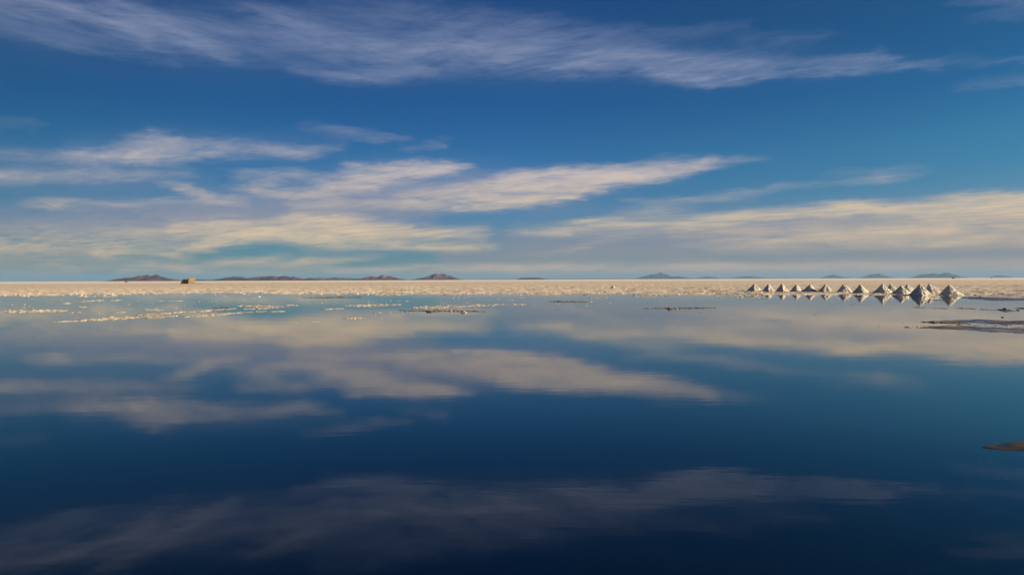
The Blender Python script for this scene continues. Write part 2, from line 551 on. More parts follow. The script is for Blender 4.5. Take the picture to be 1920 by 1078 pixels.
def mottled(name, dark, light, scale=1.5, grain=14.0, rough=0.8, b=0.6, bd=0.02, lo=0.35, hi=0.62, spec=0.25):
    m, h = new_mat(name)
    p = pos(m)
    n = h.noise(p, scale, 6.0, 0.62)
    c = h.ramp(n, [(lo, dark), (hi, light)])
    f = h.noise(p, grain, 4.0, 0.6)
    c = h.mix(h.maprange(f, 0.35, 0.7, 0.30, 0.0), c, dark)
    out_surface(m, bsdf(m, c, rough, bump(m, f, b, bd), spec))
    return m


M = {}
M['crust'] = mottled('salt_crust', (0.40, 0.33, 0.28, 1), (0.78, 0.73, 0.66, 1), 0.35, 9.0, lo=0.34, hi=0.56)
M['lump'] = mottled('salt_lump', (0.34, 0.29, 0.25, 1), (0.60, 0.56, 0.51, 1), 2.0, 18.0, b=0.2)
M['pile'] = mottled('piled_salt', (0.42, 0.41, 0.39, 1), (0.58, 0.575, 0.56, 1), 1.6, 16.0, b=0.25)
M['shade_tone'] = mottled('shade_toned_crust', (0.06, 0.055, 0.055, 1), (0.34, 0.29, 0.25, 1), 3.0, 18.0, b=0.2, lo=0.42, hi=0.66)  # darker copy of the lump salt, shade of turned-away sides painted in
M['mud'] = None
M['block'] = mottled('salt_block', (0.11, 0.078, 0.04, 1), (0.25, 0.185, 0.095, 1), 0.9, 6.0, b=0.3)
M['bed'] = mottled('brine_bed', (0.006, 0.008, 0.012, 1), (0.014, 0.016, 0.022, 1), 0.3, 3.0, b=0.1)


def wet_mud(name, dark, light, scale, lo, hi, wet):
    m, h = new_mat(name)
    p = pos(m)
    q = h.vec('MULTIPLY', p, (1.0, 0.55, 1.0))
    n = h.noise(q, scale, 8.0, 0.70)
    c = h.ramp(n, [(lo, dark), (hi, light)])
    w = h.noise(q, scale * 0.35, 4.0, 0.6)
    c = h.mix(h.maprange(w, 0.44, 0.60, wet, 0.0), c, dark)
    rough = h.maprange(w, 0.42, 0.60, 0.16, 0.85)
    out_surface(m, bsdf(m, c, rough, bump(m, n, 0.15, 0.03), 0.5))
    return m


M['mud'] = wet_mud('salty_mud', (0.03, 0.027, 0.033, 1), (0.27, 0.21, 0.18, 1), 2.6, 0.42, 0.60, 0.85)
M['sunk'] = wet_mud('sunken_mud', (0.004, 0.005, 0.008, 1), (0.018, 0.015, 0.018, 1), 6.0, 0.46, 0.62, 0.9)


def flat_mat():
    m, h = new_mat('salt_flat')
    p = pos(m)
    n = h.noise(p, 0.02, 6.0, 0.6)
    n2 = h.noise(p, 0.35, 5.0, 0.6)
    c = h.ramp(n, [(0.35, (0.74, 0.67, 0.58, 1)), (0.62, (0.86, 0.80, 0.72, 1))])
    c = h.mix(h.maprange(n2, 0.42, 0.58, 0.75, 0.0), c, (0.40, 0.33, 0.28, 1))
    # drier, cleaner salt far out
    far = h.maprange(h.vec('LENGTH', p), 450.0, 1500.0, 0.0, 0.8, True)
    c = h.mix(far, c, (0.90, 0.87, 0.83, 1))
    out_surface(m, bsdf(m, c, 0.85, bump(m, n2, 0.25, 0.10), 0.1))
    return m


M['flat'] = flat_mat()


def water_mat():
    m, h = new_mat('lake_water')
    p = pos(m)
    w1 = h.noise(h.vec('MULTIPLY', p, (1.6, 5.0, 1.0)), 1.0, 3.0, 0.55)
    w2 = h.noise(h.vec('MULTIPLY', p, (0.10, 0.35, 1.0)), 1.0, 3.0, 0.5)
    patch = h.maprange(h.noise(h.vec('MULTIPLY', p, (0.03, 0.10, 1.0)), 1.0, 3.0, 0.5), 0.42, 0.62, 0.25, 1.0)
    hh = h.math('ADD', h.math('MULTIPLY', h.math('MULTIPLY', w1, patch), 0.0011), h.math('MULTIPLY', w2, 0.0035))
    nrm = bump(m, hh, 1.0, 1.0)
    fr = m.node_tree.nodes.new('ShaderNodeFresnel')
    fr.inputs['IOR'].default_value = 1.44
    gl = m.node_tree.nodes.new('ShaderNodeBsdfGlossy')
    gl.inputs['Roughness'].default_value = 0.016
    gl.inputs['Color'].default_value = (1.0, 0.99, 0.97, 1)
    m.node_tree.links.new(nrm, gl.inputs['Normal'])
    tr = m.node_tree.nodes.new('ShaderNodeBsdfTransparent')
    tr.inputs['Color'].default_value = (0.55, 0.72, 0.82, 1)
    mx = m.node_tree.nodes.new('ShaderNodeMixShader')
    m.node_tree.links.new(fr.outputs[0], mx.inputs[0])
    m.node_tree.links.new(tr.outputs[0], mx.inputs[1])
    m.node_tree.links.new(gl.outputs[0], mx.inputs[2])
    out_surface(m, mx.outputs[0])
    return m


M['water'] = water_mat()


def hill_mat(name, dark, light):
    m, h = new_mat(name)
    p = h.vec('SCALE', pos(m), scale=0.001)
    n = h.noise(p, 3.0, 7.0, 0.62)
    c = h.ramp(n, [(0.38, dark), (0.62, light)])
    out_surface(m, bsdf(m, c, 0.95, None, 0.0))
    return m


M['hill'] = hill_mat('brown_hill', (0.035, 0.032, 0.055, 1), (0.17, 0.092, 0.10, 1))
M['peak'] = hill_mat('far_mountain', (0.025, 0.03, 0.04, 1), (0.06, 0.06, 0.065, 1))
M['snow'] = hill_mat('pale_slope', (0.5, 0.45, 0.42, 1), (0.8, 0.75, 0.7, 1))

# ------------------------------------------------------------------ setting
SHORE = [(-80, 553), (0, 552), (120, 551.5), (240, 550.5), (330, 549), (420, 548.5), (600, 549.5), (760, 550), (900, 549.5),
         (1040, 550), (1150, 550), (1280, 550.5), (1390, 551), (1500, 550.5), (1640, 551), (1760, 552), (1840, 552), (1920, 552.5), (2000, 553)]
sh = []
for x_, y_ in SHORE:
    q = ground(x_, y_)
    sh.append((math.atan2(q[0], q[1]), math.hypot(*q)))
sh = np.array(sh)
FAN = R(42)


def shore_r(a):
    return np.interp(a, sh[:, 0], sh[:, 1])


def flat_height(x, y):
    r = np.hypot(x, y)
    a = np.arctan2(x, y)
    s = shore_r(a)
    d = r - s + (fbm(x / 9, y / 9, 3, 5) - 0.5) * 16
    base = np.where(d > 0, 0.030 * (1 - np.exp(-np.maximum(d, 0) / 60)) - 0.006, np.maximum(d * 0.010, -0.14) - 0.006)
    rough = np.interp(r, [60, 90, 240, 300, 420], [0.8, 1.0, 1.0, 0.30, 0.10])
    big = (fbm(x / 3.0, y / 7, 4, 11) - 0.5) * 0.20
    blk = fbm(x / 0.7, y / 1.6, 3, 21, 0.6)
    ridge = np.maximum(0, 1 - np.abs(fbm(x / 2.4, y / 2.4, 2, 31) - 0.5) * 9) * 0.07
    small = np.maximum(0, blk - 0.50) * 0.28
    h = base + rough * (big + ridge + small) + (1 - rough) * 0.02
    return h


NR, NC = 760, 1120
rr = np.concatenate([np.linspace(74, 300, 640)[:-1], np.geomspace(300, 430, NR - 639)])
aa = np.linspace(-FAN, FAN, NC)
RR, AA = np.meshgrid(rr, aa, indexing='ij')
X, Y = RR * np.sin(AA), RR * np.cos(AA)
H = flat_height(X, Y)
H[0, :] = -0.2
edge_w = np.clip((430 - RR) / 40, 0, 1)
H = H * edge_w + 0.02 * (1 - edge_w)
V1 = np.stack([X, Y, H], -1).reshape(-1, 3)
F1 = grid_faces(NR, NC)[:, ::-1]
# gentle sheet from there to the horizon, and the land on either side
rf = np.geomspace(430, 90000, 60)
RRf, AAf = np.meshgrid(rf, np.linspace(-FAN, FAN, 60), indexing='ij')
V2 = np.stack([RRf * np.sin(AAf), RRf * np.cos(AAf), np.full_like(RRf, 0.02)], -1).reshape(-1, 3)
F2 = grid_faces(60, 60)[:, ::-1] + len(V1)
rs = np.concatenate([np.linspace(100, 430, 60), np.geomspace(440, 90000, 20)])
RRs, AAs = np.meshgrid(rs, np.linspace(FAN, 2 * math.pi - FAN, 160), indexing='ij')
Xs, Ys = RRs * np.sin(AAs), RRs * np.cos(AAs)
Hs = np.where(RRs < 430, 0.03 * np.clip((RRs - 125 + (fbm(Xs / 20, Ys / 20, 3, 3) - .5) * 30) / 30, -4, 1), 0.02)
V3 = np.stack([Xs, Ys, Hs], -1).reshape(-1, 3)
F3 = grid_faces(80, 160)[:, ::-1] + len(V1) + len(V2)
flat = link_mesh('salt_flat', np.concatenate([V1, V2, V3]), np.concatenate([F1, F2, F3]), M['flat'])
tag(flat, 'wide rough white salt flat stretching to the horizon beyond the water', kind='structure')

n = 96
th = np.linspace(0, 2 * math.pi, n, endpoint=False)


def disc(name, radius, z, mat, label):
    rad = [radius * k for k in (0.02, 0.1, 0.3, 0.6, 1.0)]
    v = [(0, 0, z)]
    f = []
    for k, q in enumerate(rad):
        v += [(q * math.cos(t), q * math.sin(t), z) for t in th]
        for i in range(n):
            j = (i + 1) % n
            if k == 0:
                f.append((0, 1 + i, 1 + j))
            else:
                a0 = 1 + (k - 1) * n
                b0 = 1 + k * n
                f.append((a0 + i, b0 + i, b0 + j, a0 + j))
    o = link_mesh(name, v, f, mat)
    tag(o, label, kind='structure')
    return o


disc('lake_bed', 95000, -0.32, M['bed'], 'dark brine bed under the still shallow water')
disc('lake_water', 425, 0.0, M['water'], 'still shallow lake water mirroring the blue sky and streaked clouds')


# ------------------------------------------------------------------ hills on the horizon
def hill(name, label, pts, dist, mat, depth=0.55, seed=0, rugged=0.35, back=0.0):
    P = [azel(x, y) for x, y in pts]
    # heights above the horizon line there
    xs = np.array([math.tan(R(a)) * dist for a, e in P])
    rng = np.array([dist / math.cos(R(a)) for a, e in P])
    hs = np.array([max(0.0, math.tan(R(e)) * r + EYE) for (a, e), r in zip(P, rng)])
    nx, ny = 170, 45
    w = xs[-1] - xs[0]
    X = np.linspace(xs[0], xs[-1], nx)
    top = np.interp(X, xs, hs)
    k = np.hanning(5)[1:-1]
    k /= k.sum()
    top = np.convolve(np.pad(top, 1, 'edge'), k, 'valid')
    top = top * (1 + (fbm(X / w * 22 + seed, X * 0 + 3.1, 3, seed) - 0.5) * 0.22)
    top[0] = top[-1] = -2
    D = w * depth
    T = np.linspace(-1, 1, ny)
    T = np.sign(T) * np.abs(T) ** 1.3
    XX, U0 = np.meshgrid(X, T, indexing='ij')
    U = XX / w
    ridge_t = (fbm(U * 5 + 9, U * 0 + seed, 3, seed + 5) - 0.5) * 0.8
    TT = ridge_t + U0 * (1 - np.sign(U0) * ridge_t)
    s = np.clip(1 - np.abs(U0), 0, 1)
    # gullies that run down from the crest
    gul = np.abs(fbm(U * 14 + TT * 1.2 + seed, TT * 2.2 + seed * 0.3, 4, seed + 9) - 0.5) * 2
    z = top[:, None] * (s ** 1.15) * (1 - rugged * (1 - gul) * np.clip((1 - s) * 3, 0, 1) * 0.9)
    z = np.where(s <= 0.001, -2, z)
    v = np.stack([XX, dist + TT * D / 2, z], -1).reshape(-1, 3)
    o = link_mesh(name, v, grid_faces(nx, ny)[:, ::-1], mat)
    tag(o, label, kind='structure')
    return o


hill('hill', 'brown twin-crested hill on the horizon, leftmost of all the hills',
     [(200, 527), (215, 523.5), (232, 521.5), (245, 520.3), (257, 518), (262, 516.8), (270, 514.6), (276, 515.8), (281, 518), (290, 514.4), (296, 516), (303, 518.4), (312, 521), (325, 523.5), (342, 526.6)], 20000, M['hill'], 0.5, 3)
hill('hill', 'low reddish saddle of hills right behind the ruined salt block hut',
     [(330, 527), (350, 524.5), (372, 524), (395, 525), (412, 526.2)], 24000, M['hill'], 0.5, 5)
hill('hill', 'rounded brown hill just right of the ruined salt block hut',
     [(388, 526.3), (408, 523.2), (425, 520.6), (437, 518.8), (452, 519), (465, 521.5), (478, 524), (490, 526)], 21000, M['hill'], 0.5, 8)
hill('hill', 'long pinkish brown hill with a lumpy crest, longest of the hills on the left',
     [(455, 526), (470, 520.5), (485, 518.8), (505, 518), (520, 519), (534, 517.2), (545, 519.5), (556, 519), (570, 522), (585, 524), (600, 525.6)], 19000, M['hill'], 0.4, 12)
hill('hill', 'low bluish purple hills fading behind the long brown hill',
     [(560, 525.6), (578, 521.5), (600, 520.5), (615, 521.3), (628, 520.6), (650, 521.6), (672, 522.4), (700, 525.2)], 32000, M['hill'], 0.3, 15)
hill('hill', 'dark double-humped hill with a pink lit right flank left of the flat-topped hill',
     [(662, 525.3), (680, 522), (690, 519.2), (700, 518), (708, 519.4), (716, 516.2), (728, 517.2), (738, 520), (750, 522.3), (766, 524.6)], 22000, M['hill'], 0.55, 19)
hill('hill', 'dark flat-topped hill with long even slopes in the middle of the horizon',
     [(766, 525), (785, 522.2), (800, 519.5), (809, 516), (815, 513.2), (823, 514.2), (831, 513.5), (843, 517), (855, 521), (868, 524.4)], 24000, M['hill'], 0.55, 23)
hill('hill', 'small low dark mesa alone near the centre of the horizon',
     [(968, 524), (978, 521), (990, 520.8), (1005, 520.6), (1014, 521.5), (1030, 523.8)], 26000, M['hill'], 0.6, 29)
hill('mountain', 'tall blue hazy cone-shaped mountain right of the centre of the horizon',
     [(1190, 523), (1205, 519), (1215, 516.3), (1226, 514.2), (1239, 510.8), (1248, 514), (1260, 518.5), (1270, 520), (1284, 522.6)], 62000, M['peak'], 0.5, 31)
hill('hill', 'small blue foothill leaning on the right foot of the blue cone mountain',
     [(1252, 522.8), (1264, 518.8), (1273, 517.6), (1282, 520), (1296, 522.5)], 58000, M['peak'], 0.5, 35)
hill('hill', 'faint low blue hill with pale patches right of the cone mountain',
     [(1300, 522.6), (1316, 519.6), (1326, 518.2), (1336, 519.4), (1352, 522.2)], 66000, M['peak'], 0.4, 37)
hill('hill', 'faint wide low blue hill just left of the salt piles',
     [(1366, 522.3), (1385, 519), (1398, 517.3), (1410, 518.6), (1430, 520.4), (1446, 522)], 72000, M['peak'], 0.4, 41)
hill('mountain', 'small blue peak behind the middle salt piles',
     [(1538, 521.7), (1550, 518), (1562, 515), (1570, 517.4), (1584, 520.2), (1596, 521.5)], 66000, M['peak'], 0.5, 43)
hill('mountain', 'blue pointed mountain behind the crowded right end of the salt pile row',
     [(1610, 521.5), (1626, 517), (1636, 514.3), (1646, 512.4), (1656, 515.5), (1666, 518.5), (1678, 521.2)], 66000, M['peak'], 0.5, 47)
hill('mountain', 'broad blue many-peaked mountain range above the rightmost salt pile',
     [(1706, 521.2), (1720, 517), (1730, 514.3), (1741, 513.8), (1748, 512.7), (1755, 513), (1761, 514.2), (1770, 511.4), (1779, 511), (1790, 515.4), (1802, 519), (1814, 520.8)], 58000, M['peak'], 0.35, 51)
hill('mountain', 'faint small blue rise at the far right of the horizon',
     [(1854, 520.8), (1866, 516.8), (1874, 515.8), (1884, 517.4), (1893, 518), (1902, 520.5)], 74000, M['peak'], 0.4, 55)
hill('far_shore', 'thin dark line of far low land along the middle of the horizon',
     [(850, 524.6), (900, 523.4), (1100, 522.6), (1300, 521.8), (1420, 521.4), (1600, 521.5)], 80000, M['peak'], 0.05, 61)

# ------------------------------------------------------------------ air
hz_m = bpy.data.materials.new('haze')
hz_m.use_nodes = True
ht = hz_m.node_tree
ht.nodes.clear()
pv = ht.nodes.new('ShaderNodeVolumePrincipled')
pv.inputs['Color'].default_value = (0.30, 0.56, 1.0, 1)
pv.inputs['Density'].default_value = 1.2e-5
ho = ht.nodes.new('ShaderNodeOutputMaterial')
ht.links.new(pv.outputs[0], ho.inputs['Volume'])
x0, x1, y0, y1, z0, z1 = -97000, 97000, -97000, 97000, -1.4, 700
hv = [(x0, y0, z0), (x1, y0, z0), (x1, y1, z0), (x0, y1, z0), (x0, y0, z1), (x1, y0, z1), (x1, y1, z1), (x0, y1, z1)]
hf = [(3, 2, 1, 0), (4, 5, 6, 7), (0, 1, 5, 4), (1, 2, 6, 5), (2, 3, 7, 6), (3, 0, 4, 7)]
haze = link_mesh('haze', hv, hf, hz_m)
tag(haze, 'thin bluish air between the camera and the far hills', kind='stuff')


# ------------------------------------------------------------------ salt piles
def salt_pile(px, ytop, ybase, xl, xr, label, seed, blunt=0.0, slump=0.0, skew=0.0):
    c = ground(px, ybase)
    D = math.hypot(*c)
    s = D / FPX                                   # metres in one photograph pixel there
    rad = (xr - xl) * 0.5 * s * 0.95
    shift = ((xr + xl) * 0.5 - px) * s
    tip = ray(px, ytop)
    hgt = EYE + tip[2] / math.hypot(tip[0], tip[1]) * (D + rad * 0.75)
    hgt *= 1.07
    view = math.atan2(c[0], c[1])
    fwd = np.array([math.sin(view), math.cos(view)])
    side = np.array([math.cos(view), -math.sin(view)])
    c = c + fwd * rad * 0.75                       # the front foot of the pile is what the base line shows
    root = empty('salt_pile', (c[0], c[1], 0.0))
    tag(root, label, 'salt pile', 'cone-shaped salt piles standing in a row at the water edge')
    rs_ = np.random.RandomState(seed)
    nr, nc = 46, 84
    tt = np.linspace(0, 1, nr) ** 0.9
    ph = np.linspace(0, 2 * math.pi, nc, endpoint=False)
    T, P = np.meshgrid(tt, ph, indexing='ij')
    # slightly faceted plan: shovelled flanks meet in soft arrises
    rot = rs_.uniform(0, 2 * math.pi)
    PJ = P + rs_.uniform(-0.22, 0.22)
    pw = rs_.uniform(1.25, 1.45)
    plan = (np.abs(np.cos(PJ)) ** pw + np.abs(np.sin(PJ)) ** pw) ** (-1 / pw)
    plan = plan * (1 + 0.03 * np.cos(3 * P + rot)) * 1.03
    q = rad * T * plan
    x = q * np.cos(P)
    y = q * np.sin(P)
    z = hgt * (1 - T) ** (1.0 + 0.08 * rs_.rand())
    blunt = blunt or rs_.uniform(0.015, 0.04)
    if blunt:
        z = np.minimum(z, hgt * (1 - blunt) + (z - hgt * (1 - blunt)) * 0.25)
    skirt = np.clip((T - 0.86) / 0.14, 0, 1)
    z = z + hgt * 0.03 * skirt * (1 - skirt)
    nse = fbm(x * 2.2 + seed * 3.3 + 50, y * 2.2 + 40, 4, seed)
    nse2 = fbm(x * 7 + z * 5 + seed, y * 7 - z * 5, 3, seed + 3)
    # rills and lumps
    ang = fbm(P * 3.2 + seed, T * 2.0 + seed, 4, seed + 8)
    lit = 1 + 0.9 * np.clip(np.cos(P + 0.6), 0, 1)
    disp = ((nse - 0.5) * 0.22 * lit + (nse2 - 0.5) * 0.12 * lit + (ang - 0.5) * 0.07) * np.clip(T * 3, 0.15, 1) * hgt * 0.55
    nx_, ny_ = np.cos(P) * 0.7, np.sin(P) * 0.7
    x = x + disp * nx_
    y = y + disp * ny_
    z = z + disp * 0.7
    # lean the heap so that its apex is where the photograph has it
    lean = shift * (T ** 1.0)
    X_ = x * side[0] * 1 + y * fwd[0] + lean * side[0]
    Y_ = x * side[1] + y * fwd[1] + lean * side[1]
    z[-1, :] = -0.06
    X_[-1, :] *= 1.02
    Y_[-1, :] *= 1.02
    v = np.stack([X_, Y_, z], -1).reshape(-1, 3)
    i = np.arange(nr - 1)[:, None] * nc + np.arange(nc)[None, :]
    j = np.arange(nr - 1)[:, None] * nc + (np.arange(nc)[None, :] + 1) % nc
    f = np.stack([i.ravel(), (i + nc).ravel(), (j + nc).ravel(), j.ravel()], 1)
    link_mesh('cone', v, f, M['pile'], root)
    # clods that slid down, more of them on one flank and round the foot
    vs, fs = [], []
    for k in range(60):
        t = rs_.rand() ** 0.4 * 1.08
        p_ = rs_.uniform(0, 2 * math.pi)
        if rs_.rand() < 0.8:
            p_ = rs_.normal(-0.75, 0.6)            # towards the viewer's right
        rr_ = rad * t
        zz_ = max(0.0, hgt * (1 - t)) - hgt * 0.015
        X0 = rr_ * math.cos(p_)
        Y0 = rr_ * math.sin(p_)
        xx = X0 * side[0] + Y0 * fwd[0] + shift * t * side[0]
        yy = X0 * side[1] + Y0 * fwd[1] + shift * t * side[1]
        lump_into(vs, fs, (xx, yy, zz_), rad * rs_.uniform(0.018, 0.05), rs_, 0.95)
    cl = link_mesh('clods', vs, fs, M['pile'], root)
    cl['kind'] = 'stuff'
    return root


ICO_V, ICO_F = [], []
_t = (1 + 5 ** 0.5) / 2
for a_, b_ in ((-1, _t), (1, _t), (-1, -_t), (1, -_t)):
    ICO_V.append((a_, b_, 0))
for a_, b_ in ((-1, _t), (1, _t), (-1, -_t), (1, -_t)):
    ICO_V.append((0, a_, b_))
for a_, b_ in ((_t, -1), (_t, 1), (-_t, -1), (-_t, 1)):
    ICO_V.append((a_, 0, b_))
ICO_V = np.array(ICO_V, dtype=float)
ICO_V /= np.linalg.norm(ICO_V[0])
ICO_F = [(0, 11, 5), (0, 5, 1), (0, 1, 7), (0, 7, 10), (0, 10, 11), (1, 5, 9), (5, 11, 4), (11, 10, 2), (10, 7, 6), (7, 1, 8),
         (3, 9, 4), (3, 4, 2), (3, 2, 6), (3, 6, 8), (3, 8, 9), (4, 9, 5), (2, 4, 11), (6, 2, 10), (8, 6, 7), (9, 8, 1)]


def lump_into(vs, fs, p, size, rs_, flat_=0.6, elong=1.0, ang=None):
    b = len(vs)
    sc = rs_.uniform(0.75, 1.3, 3) * size
    sc[0] *= elong
    sc[2] *= flat_
    a = rs_.uniform(0, 6.283) if ang is None else ang
    jit = 1 + rs_.uniform(-0.28, 0.28, (12, 1))
    w = ICO_V * jit * sc
    ca, sa = math.cos(a), math.sin(a)
    for q in w:
        vs.append((p[0] + q[0] * ca - q[1] * sa, p[1] + q[0] * sa + q[1] * ca, p[2] + q[2]))
    for t in ICO_F:
        fs.append(tuple(b + k for k in t))


PILES = [
    (1742, 531.5, 550.5, 1732, 1764, 'tall sharp salt pile overlapped by its neighbour, second pile from the right end', 114, 0, 0),
    (1701, 532.5, 548, 1693, 1715, 'small salt pile half hidden behind the low wide pile of the crowded group', 112, 0, 0),
    (1669.5, 532.5, 547, 1661, 1683, 'small salt pile half hidden behind the big blunt-topped pile', 110, 0, 0),
    (1415, 532.2, 546, 1400, 1429, 'leftmost salt pile of the row, wide with ragged crust at its foot', 101, 0, 0),
    (1441, 532.2, 546.6, 1429, 1455, 'narrow salt pile, second from the left end of the row', 102, 0, 0),
    (1466, 532.4, 547.2, 1454, 1480, 'salt pile third from the left end, its toe touching both neighbours', 103, 0, 0),
    (1493, 533, 547.6, 1481, 1505, 'small salt pile fourth from the left end, with brown clods on its lit flank', 104, 0, 0),
    (1519.5, 533.6, 548, 1502, 1534, 'wide salt pile fifth from the left, with a rounded top', 105, 0.06, 0),
    (1548, 533, 548.2, 1533, 1563, 'blunt-tipped salt pile, last of the six close-set piles on the left', 106, 0.07, 0),
    (1582, 532.4, 549, 1569, 1598, 'sharp salt pile standing alone just right of the six close-set piles', 107, 0, 0),
    (1613, 534, 550.4, 1599, 1629, 'salt pile standing alone just left of the big blunt-topped pile', 108, 0, 0),
    (1655, 531.8, 551, 1638, 1674, 'biggest salt pile with a broad blunt top, at the head of the crowded group', 109, 0.08, 0),
    (1690, 535.8, 552, 1672, 1709, 'lowest and widest salt pile in front of a small one in the crowded group', 111, 0.04, 0),
    (1725, 533.8, 554, 1707, 1744, 'dark steep salt pile in front of the second tallest one', 113, 0, 0),
    (1780, 534.4, 554, 1763, 1801, 'rightmost salt pile standing apart with a low lump at its wet left foot', 115, 0, 0),
]
for (px, yt, yb, xl, xr, lab, sd, bl, sl) in PILES:
    salt_pile(px, yt, yb, xl, xr, lab, sd, bl, sl)
o = salt_pile(1150, 535.8, 541, 1143, 1158, 'tiny lone salt heap far out on the rough flat left of the pile row', 131)
o['group'] = 'lone heaps on the flat'


# ------------------------------------------------------------------ mud and crust banks
def bank(name, label, upper, lower, height, mat, seed, cell=0.1, edge_n=0.5, rel=0.8, group=None, kind='structure', sink=-0.04, k_edge=5.0):
    """A low bank whose far and near edges are given as lines of the photograph."""
    xs0 = max(min(p[0] for p in upper), min(p[0] for p in lower))
    xs1 = min(max(p[0] for p in upper), max(p[0] for p in lower))
    nx = int(min(420, max(60, (xs1 - xs0) * 1.6)))
    ny = 40
    ux, uy = zip(*upper)
    lx, ly = zip(*lower)
    xs = np.linspace(xs0, xs1, nx)
    v = np.zeros((nx, ny, 3))
    t = np.linspace(-0.25, 1.25, ny)
    for i, x in enumerate(xs):
        a = ground(x, np.interp(x, lx, ly))
        b = ground(x, np.interp(x, ux, uy))
        v[i, :, :2] = a[None, :] + (b - a)[None, :] * t[:, None]
    Xb, Yb = v[:, :, 0], v[:, :, 1]
    T = np.broadcast_to(t[None, :], Xb.shape)
    e = np.minimum(T, 1 - T)
    xe = np.minimum(xs - xs0, 1e9)
    u_in = (np.clip((xs - xs0) / 30.0, 0, 1) * np.clip((xs1 - xs) / 90.0, -0.3, 1))[:, None]
    e = e + (fbm(Xb / 0.9, Yb / 1.6, 4, seed) - 0.5) * edge_n
    core = np.clip(e * k_edge, -1, 1)
    rough = (fbm(Xb / 0.35, Yb / 0.6, 4, seed + 4, 0.6) - 0.5) * 2 * rel
    big_ = (fbm(Xb / 1.8, Yb / 3.0, 3, seed + 7) - 0.45) * 1.2
    z = height * (core * 0.42 * (0.4 + 0.6 * u_in) - 0.5 * np.clip(-u_in, 0, 1) - 0.5 * (1 - np.clip(u_in * 2, 0, 1)) + rough * 0.75 + big_ * 0.8) * np.where(core > 0, 1, 0.8)
    z = np.where(e < -0.12, np.minimum(z, sink), z)
    z = np.maximum(z, sink)
    if height == 0.0:
        z = np.where(e > -0.2, np.clip(e * 0.05, -0.02, 0.006) + 0.004 * rough, -0.33)
    v[:, :, 2] = z
    o = link_mesh(name, v.reshape(-1, 3), grid_faces(nx, ny), mat)
    tag(o, label, None, group, kind)
    return o


bank('mud_bank', 'brown speckled mud bank, nearest one jutting in from the right edge of the water',
     [(1712, 612.4), (1760, 611.4), (1800, 611.6), (1860, 612.5), (2230, 613.2)], [(1712, 613.8), (1745, 616), (1800, 618), (1850, 620.5), (1920, 625.5), (2230, 627.5)], 0.04, M['mud'], 71)
bank('mud_bank', 'dark ridged mud bank lying just behind the nearest brown one at the right edge',
     [(1736, 603.8), (1790, 600.2), (1850, 599.4), (1880, 601.8), (2230, 604.5)], [(1736, 604.8), (1780, 605.2), (1830, 606.4), (1880, 608), (2230, 610)], 0.06, M['mud'], 74)
bank('mud_bank', 'ragged dark mud strip right of the rightmost salt pile',
     [(1794, 557), (1830, 557), (1860, 558), (1900, 559.2), (2230, 560)], [(1794, 557.8), (1830, 560.5), (1862, 563), (2230, 564)], 0.09, M['mud'], 77)
bank('mud_bank', 'thin dark mud streak behind the ragged strip right of the salt piles',
     [(1828, 551.2), (1850, 550.8), (1880, 552), (2230, 552)], [(1828, 552.2), (1850, 552.8), (1880, 553.2), (2230, 553.4)], 0.07, M['mud'], 79)
bank('mud_bank', 'long thin dark shore streak level with the feet of the salt piles on the right',
     [(1795, 545.8), (1830, 545.6), (1880, 544.8), (2230, 545)], [(1795, 547.6), (1830, 547.6), (1880, 547), (2230, 547)], 0.08, M['mud'], 80)
bank('mud_islet', 'small dark lumpy mud islet with a thin tail near the right edge',
     [(1858, 580.4), (1874, 580), (1886, 578.4), (1896, 580.4), (1912, 581)], [(1858, 581.4), (1874, 582), (1884, 584.4), (1900, 584), (1912, 582.6)], 0.09, M['mud'], 81)
bank('mud_streak', 'thin dark mud streak touching the right edge above the small islet',
     [(1898, 577.8), (1920, 577.6), (2230, 577.4)], [(1898, 578.6), (1920, 579.2), (2230, 579.8)], 0.06, M['mud'], 83)
bank('sunken_mound', 'dim brownish mud mound just under the dark foreground water at the right edge',
     [(1842, 838), (1858, 832), (1890, 829), (1930, 828), (2230, 829)], [(1842, 838.6), (1858, 842.4), (1890, 845), (1930, 846.5), (2230, 846)], 0.0, M['sunk'], 85, rel=0.3, edge_n=0.10, sink=-0.06, k_edge=9.0)


